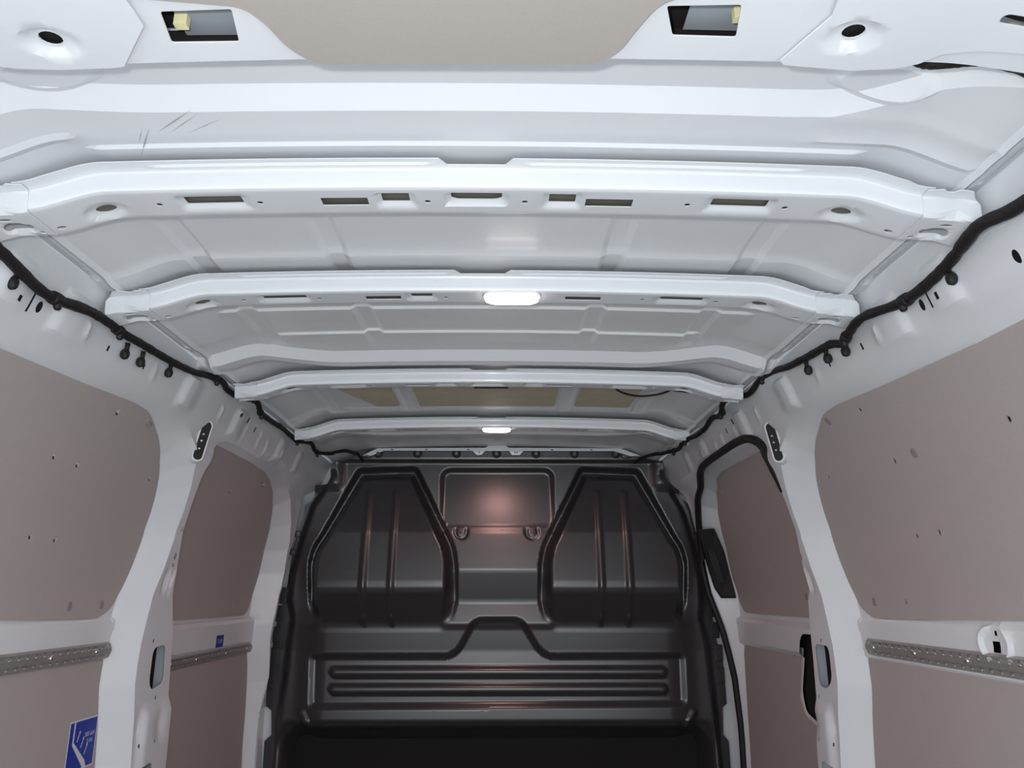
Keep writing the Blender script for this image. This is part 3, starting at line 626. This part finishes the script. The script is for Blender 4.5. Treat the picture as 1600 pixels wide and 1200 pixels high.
# ---------------------------------------------------------------- lashing rails
def lashing_rail(side, y0, y1, z0, z1, off, label, rivets):
    H = z1-z0; c = (y0+y1)/2
    root = empty('lashing_rail', (side*.85, c, z0), label, 'lashing rail', 'perforated lashing rails along the walls')
    vv = [0, .004, .30*H, .36*H, .66*H, .72*H, H-.004, H]; xx = [0, .007, .007, .010, .010, .007, .007, 0]
    hl = []; n = int((y1-y0-.02)/.0275)
    for k in range(n):
        y = y1-.016-.0275*k
        hl.append(rpoly([(y-.009, .70*H), (y+.007, .70*H), (y+.009, .80*H), (y+.003, .86*H), (y-.005, .84*H)], .002, 2))
        hl.append(rpoly([(y-.008, .21*H), (y+.004, .19*H), (y+.008, .27*H), (y-.004, .31*H)], .002, 2))
    f = lambda U, V: np.stack([side*(WW(z0+V)-off-np.interp(V, vv, xx)), U, z0+V], 1)
    part(sheet('channel', rect(y0, 0, y1, H), f, M_RAIL, .008, holes=hl, lines=[[(y0+.002, v), (y1-.002, v)] for v in vv[1:-1]], thick=.001, flip=(side > 0)), root)
    for k in range(n):
        y = y1-.016-.0275*k
        for v, r in ((.66*H, .0038), (.17*H, .0026)):
            q = f(np.array([y-.001]), np.array([v]))[0]
            o = lathe('hook_tooth', q, (-side, 0, .5), [(r, -.001), (r*.8, .0015), (r*.3, .0024)], M_RAIL, None, n=6, sx=1.3, sy=.7, smooth=True); part(o, root)
    for y in rivets:
        q = f(np.array([y]), np.array([.52*H]))[0]
        part(lathe('rivet', q, (-side, 0, 0), [(.0055, -.001), (.0052, .0012), (.0040, .0028), (.0018, .0036)], M_STEEL, None, n=12, smooth=True), root)
lashing_rail(-1, .70, 1.842, .7615, .7970, .002, 'near perforated steel lashing rail on the left wall', [1.775, 1.60, 1.42, 1.24])
lashing_rail(1, .70, 1.815, .7695, .8050, .002, 'perforated steel lashing rail on the right wall', [1.775, 1.60, 1.42, 1.24])
lashing_rail(-1, 2.09, 2.925, .7010, .7320, -.013, 'far perforated steel lashing rail, in the left front bay', [2.86, 2.65, 2.40, 2.22])

# ---------------------------------------------------------------- sliding door seal and handle
sp = smooth_line([(1.950, 1.15), (1.944, 1.20), (1.948, 1.240), (1.968, 1.275), (2.01, 1.294), (2.08, 1.300), (2.19, 1.301), (2.46, 1.297), (2.58, 1.285), (2.69, 1.256), (2.81, 1.215), (2.89, 1.13), (2.938, 1.04), (2.952, .95), (2.948, .88), (2.940, .80), (2.940, .72), (2.942, .63), (2.945, .50), (2.945, .38), (2.945, .16)], 6)
sy_ = np.array([p[0] for p in sp]); sz_ = np.array([p[1] for p in sp]); sw = wall_p(sy_, sz_, 1, .004)
sx_ = WW(sz_)-np.where(sy_ < 2.5, np.where(sy_ < 2.02, np.interp(sz_, [1.14, 1.20, 1.24, 1.295], [.040, .045, .040, .012]), .012), np.interp(sz_, [.32, .46, .61, .70, .78, .9, 1.0, 1.12, 1.25, 1.29], [-.022, -.020, -.009, .008, .025, .058, .056, .036, .014, .010]))
tube('door_seal', np.stack([sx_, sy_, sz_], 1), .0115, M_RUBBER, wr, n=10)
dh = empty('door_handle', (.80, 2.92, 1.0), 'black plastic pull handle on the front edge of the sliding door', 'handle')
def rampmap(U, V, h):                                  # U across the door frame (0 outer .. 1 inner), V height
    y = np.interp(V, [.85, .90, .97, 1.05, 1.13, 1.2], [2.915, 2.925, 2.927, 2.910, 2.872, 2.81])
    x = WW(V)-.050+.080*U
    return np.stack([x, y-h+.004*(1-U), V], 1)
part(slab('handle_plate', rpoly([(.0, 1.125), (.80, 1.130), (.95, 1.05), (1.0, .97), (1.0, .885), (.35, .885), (.15, .92), (.05, 1.02)], .02), rampmap, .0, .016, M_RUBBER, None, bev=.06), dh)
part(slab('handle_grip', rpoly([(.12, 1.06), (.52, 1.055), (.66, .935), (.28, .935)], .02), rampmap, .016, .024, M_RUBBER, None, bev=.10), dh)

# ---------------------------------------------------------------- wiring harnesses
HL = [(.90, 1.352), (.988, 1.346), (1.097, 1.333), (1.20, 1.346), (1.26, 1.350), (1.32, 1.349), (1.393, 1.352), (1.521, 1.356), (1.633, 1.364), (1.72, 1.380, .640), (1.79, 1.386, .637), (1.832, 1.380, .640), (1.868, 1.374, .634), (1.905, 1.374, .618), (1.94, 1.374, .602), (1.965, 1.366, .600), (1.995, 1.358, .606), (2.06, 1.368, .622), (2.18, 1.376, .634), (2.32, 1.382, .637), (2.38, 1.376, .632), (2.425, 1.366, .618), (2.46, 1.368, .602), (2.52, 1.376, .600), (2.60, 1.364, .604), (2.70, 1.374, .608), (2.80, 1.390, .597)]
HR = [(.60, 1.350), (.72, 1.345), (.838, 1.347), (.90, 1.350, .634), (1.003, 1.343), (1.084, 1.337), (1.149, 1.340), (1.235, 1.350, .637), (1.30, 1.342, .640), (1.345, 1.340), (1.39, 1.352), (1.481, 1.358), (1.58, 1.366), (1.68, 1.384, .640), (1.77, 1.392, .640), (1.832, 1.378, .636), (1.868, 1.376, .634), (1.905, 1.380, .618), (1.94, 1.380, .602), (1.965, 1.372, .600), (1.995, 1.362, .608), (2.08, 1.370, .622), (2.18, 1.386, .630), (2.30, 1.380, .640), (2.36, 1.374, .632), (2.40, 1.370, .614), (2.45, 1.368, .608), (2.55, 1.366, .618), (2.66, 1.376, .612), (2.78, 1.388, .602)]
def clip_on(h, side, y, z, L=.028, r=.007):
    x0 = WW(z)-.010
    a = tube('clip', [(side*(x0-.004), y, z+L*.75), (side*(x0-.002), y+.003, z+L*.3), (side*(x0), y+.005, z)], [.0045, .004, .004], M_RUBBER, None, n=7); part(a, h)
    c = lathe('clip_foot', (side*(x0+.006), y+.005, z), (-side, -.4, 0), [(r*.8, 0), (r, .004), (r, .010), (r*.6, .014)], M_RUBBER, None, n=12, sy=1.5); part(c, h)
for side, pts, clips, end, lab in ((-1, HL, [(1.375, 1.325), (1.436, 1.328), (1.553, 1.340), (1.035, 1.325)], [(-.585, 2.83, 1.402), (-.56, 2.86, 1.412), (-.52, 2.885, 1.405), (-.505, 2.915, 1.385)], 'black taped wiring harness along the left roof rail'),
                                   (1, HR, [(1.43, 1.338), (1.358, 1.330), (1.525, 1.342), (1.010, 1.328)], [(.595, 2.82, 1.395), (.57, 2.86, 1.395), (.545, 2.89, 1.388), (.53, 2.92, 1.380)], 'black taped wiring harness along the right roof rail')):
    pts = [p if len(p) == 3 else (p[0], p[1], float(WW(min(p[1], 1.38)))-.017) for p in pts]
    sm = smooth_line(pts, 8)
    y = np.array([p[0] for p in sm]); z = np.array([p[1] for p in sm])
    x = side*np.array([p[2] for p in sm])
    P = np.stack([x, y, z], 1)
    P2 = np.array(smooth_line([tuple(P[-1])]+end, 5)[1:]) if False else np.array(end)
    n_ = 5; ex = [P[-1]+(P2[0]-P[-1])*t for t in (.33, .66)]
    ext = [*ex]
    for a, b in zip(P2[:-1], P2[1:]): ext += [a+(b-a)*t for t in (0, .33, .66)]
    P = np.concatenate([P, np.array(ext), P2[-1:]])
    P[:, 0] += .0012*np.cumsum(RNG.standard_normal(len(P)))*.3
    rad = np.interp(P[:, 1], [.8, 1.2, 1.7, 2.3, 2.9], [.0090, .0080, .0072, .0075, .0060])
    h = empty('wiring_harness', (side*.65, 1.8, 1.35), lab, 'wiring', 'wiring harnesses under the roof rails')
    part(tube('loom', P, rad, M_BLACK, None, n=10, wob=.05), h)
    for cy, cz in clips: clip_on(h, side, cy, cz)
    for cy in (1.125, 1.315, 1.76, 2.0, 2.42, 2.62):
        i = int(np.argmin(np.abs(P[:, 1]-cy))); q = P[i]
        t = P[i+1]-P[i-1]; r0 = rad[i]*1.25
        part(lathe('tape_wrap', q, t, [(r0, -.010), (r0*1.06, -.006), (r0*1.06, .006), (r0, .010)], M_BLACK, None, n=10, smooth=True), h)
        part(lathe('clip', q+np.array([-side*.002, .004, -.010]), (0, .2, -1), [(.006, -.006), (.006, .004), (.003, .007)], M_RUBBER, None, n=8), h)

for (x0, y0, x1, y1, wd) in ((-.330, .795, -.386, .838, .0022), (-.322, .800, -.375, .842, .0012), (-.392, .828, -.428, .886, .0016), (-.402, .830, -.420, .862, .001), (-.300, .812, -.352, .842, .001)):
    d_ = np.array([x1-x0, y1-y0]); d_ /= np.linalg.norm(d_); n_ = np.array([-d_[1], d_[0]])*wd/2
    sheet('scuff_mark', [(x0, y0), tuple(np.array([(x0+x1)/2, (y0+y1)/2])-n_), (x1, y1), tuple(np.array([(x0+x1)/2, (y0+y1)/2])+n_)], lambda X, Y: roof_p(X, Y, .0005), M_SCUFF, .006, flip=True, parent=ceiling)
# thin cables under the roof near the bulkhead
hc = smooth_line([(.310, 1.93, 1.425), (.325, 1.955, 1.413), (.355, 1.975, 1.405), (.395, 1.985, 1.402), (.44, 1.975, 1.405), (.468, 1.955, 1.412), (.48, 1.93, 1.425)], 6)
tag(tube('loose_cable', hc, .0028, M_BLACK, n=7), 'thin black cable hanging in a loop below the ceiling, right of the damping pads', 'cable')
tag(tube('straight_cable', [(.46, 1.898, 1.396), (.50, 1.902, 1.392), (.55, 1.907, 1.387), (.62, 1.915, 1.378)], .0030, M_BLACK, n=7), 'thin straight black cable under the right end of the third roof bow', 'cable')
tag(slab('black_strip', rect(-.040, 1.893, .045, 1.899, .001), lambda U, V, h: np.stack([U, V, 1.4025-h], 1), 0, .004, M_RUBBER), 'narrow black strip under the middle of the third roof bow', 'strip')

# damping pads glued to the roof
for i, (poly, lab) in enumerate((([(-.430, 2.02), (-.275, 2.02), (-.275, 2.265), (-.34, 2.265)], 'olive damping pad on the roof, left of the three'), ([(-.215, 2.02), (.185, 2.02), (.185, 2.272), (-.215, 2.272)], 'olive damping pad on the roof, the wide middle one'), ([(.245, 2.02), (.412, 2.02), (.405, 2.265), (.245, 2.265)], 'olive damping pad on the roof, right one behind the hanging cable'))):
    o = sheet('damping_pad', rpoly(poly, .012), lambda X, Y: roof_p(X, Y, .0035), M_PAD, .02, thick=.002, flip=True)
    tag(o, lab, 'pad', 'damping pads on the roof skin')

# ---------------------------------------------------------------- stickers
def on_wall(side, off):
    return lambda U, V, h: np.stack([side*(WW(V)-off-h), U, V], 1)
def text_part(s, size, y, z, m, parent, side, off, sx=1.0):
    cu = bpy.data.curves.new('t', 'FONT'); cu.body = s; cu.size = size; cu.align_x = 'CENTER'; cu.align_y = 'CENTER'; cu.resolution_u = 3
    to = bpy.data.objects.new('t', cu); COL.objects.link(to)
    dg = bpy.context.evaluated_depsgraph_get(); me0 = to.evaluated_get(dg).to_mesh()
    V = np.array([v.co[:] for v in me0.vertices]); F = [tuple(p.vertices) for p in me0.polygons]
    to.evaluated_get(dg).to_mesh_clear(); bpy.data.objects.remove(to); bpy.data.curves.remove(cu)
    P = on_wall(side, off)(y+V[:, 0]*sx*(-side), z+V[:, 1], np.zeros(len(V)))
    me = bpy.data.meshes.new('lettering'); me.from_pydata(P.tolist(), [], F)
    return link('lettering', me, m, parent, False)
off = -.0026
st = empty('load_sticker', (-.85, 1.80, .60), 'blue load rating sticker with white arrows, low on the left wall', 'sticker')
fm = on_wall(-1, off)
Y0s, Y1s, Z0s, Z1s = 1.737, 1.851, .545, .645
part(slab('backing', rect(Y0s, Z0s, Y1s, Z1s), fm, 0, .0004, M_PRINT), st)
part(slab('blue_field', rect(Y0s+.003, Z0s+.003, Y1s-.003, Z1s-.003), fm, .0004, .0007, M_BLUE), st)
part(slab('belt_line', [(1.754, Z1s-.003), (1.759, Z1s-.003), (1.759, .603), (1.814, .560), (1.820, Z0s+.003), (1.806, Z0s+.003), (1.754, .598)], fm, .0007, .0009, M_PRINT), st)
def arrow(y, z, L):
    d = np.array([.42, .90]); n = np.array([-.90, .42]); a = np.array([y, z]); b = a+d*L
    q = [a-n*.0010, a+n*.0010, b-d*.006+n*.0010, b-d*.006+n*.0030, b, b-d*.006-n*.0030, b-d*.006-n*.0010]
    part(slab('arrow', [tuple(p) for p in q], fm, .0007, .0009, M_PRINT), st)
for ay, az in ((1.772, .602), (1.790, .588), (1.808, .573)): arrow(ay, az, .024)
part(text_part('500 daN', .0125, 1.822, .6115, M_PRINT, None, -1, off+.0010, .95), st)
part(text_part('5 kN', .0125, 1.824, .5975, M_PRINT, None, -1, off+.0010, .95), st)
s2 = empty('small_label', (-.85, 2.58, .757), 'small blue label on the white waist of the left front bay', 'sticker')
off2 = -.0125; f2 = on_wall(-1, off2+.0095)
part(slab('backing', rect(2.545, .737, 2.615, .777), f2, 0, .0004, M_PRINT), s2)
part(slab('blue_field', rect(2.548, .739, 2.612, .775), f2, .0004, .0007, M_BLUE), s2)
part(text_part('5 kN', .020, 2.580, .757, M_PRINT, None, -1, off2+.0095+.0010, 1.0), s2)
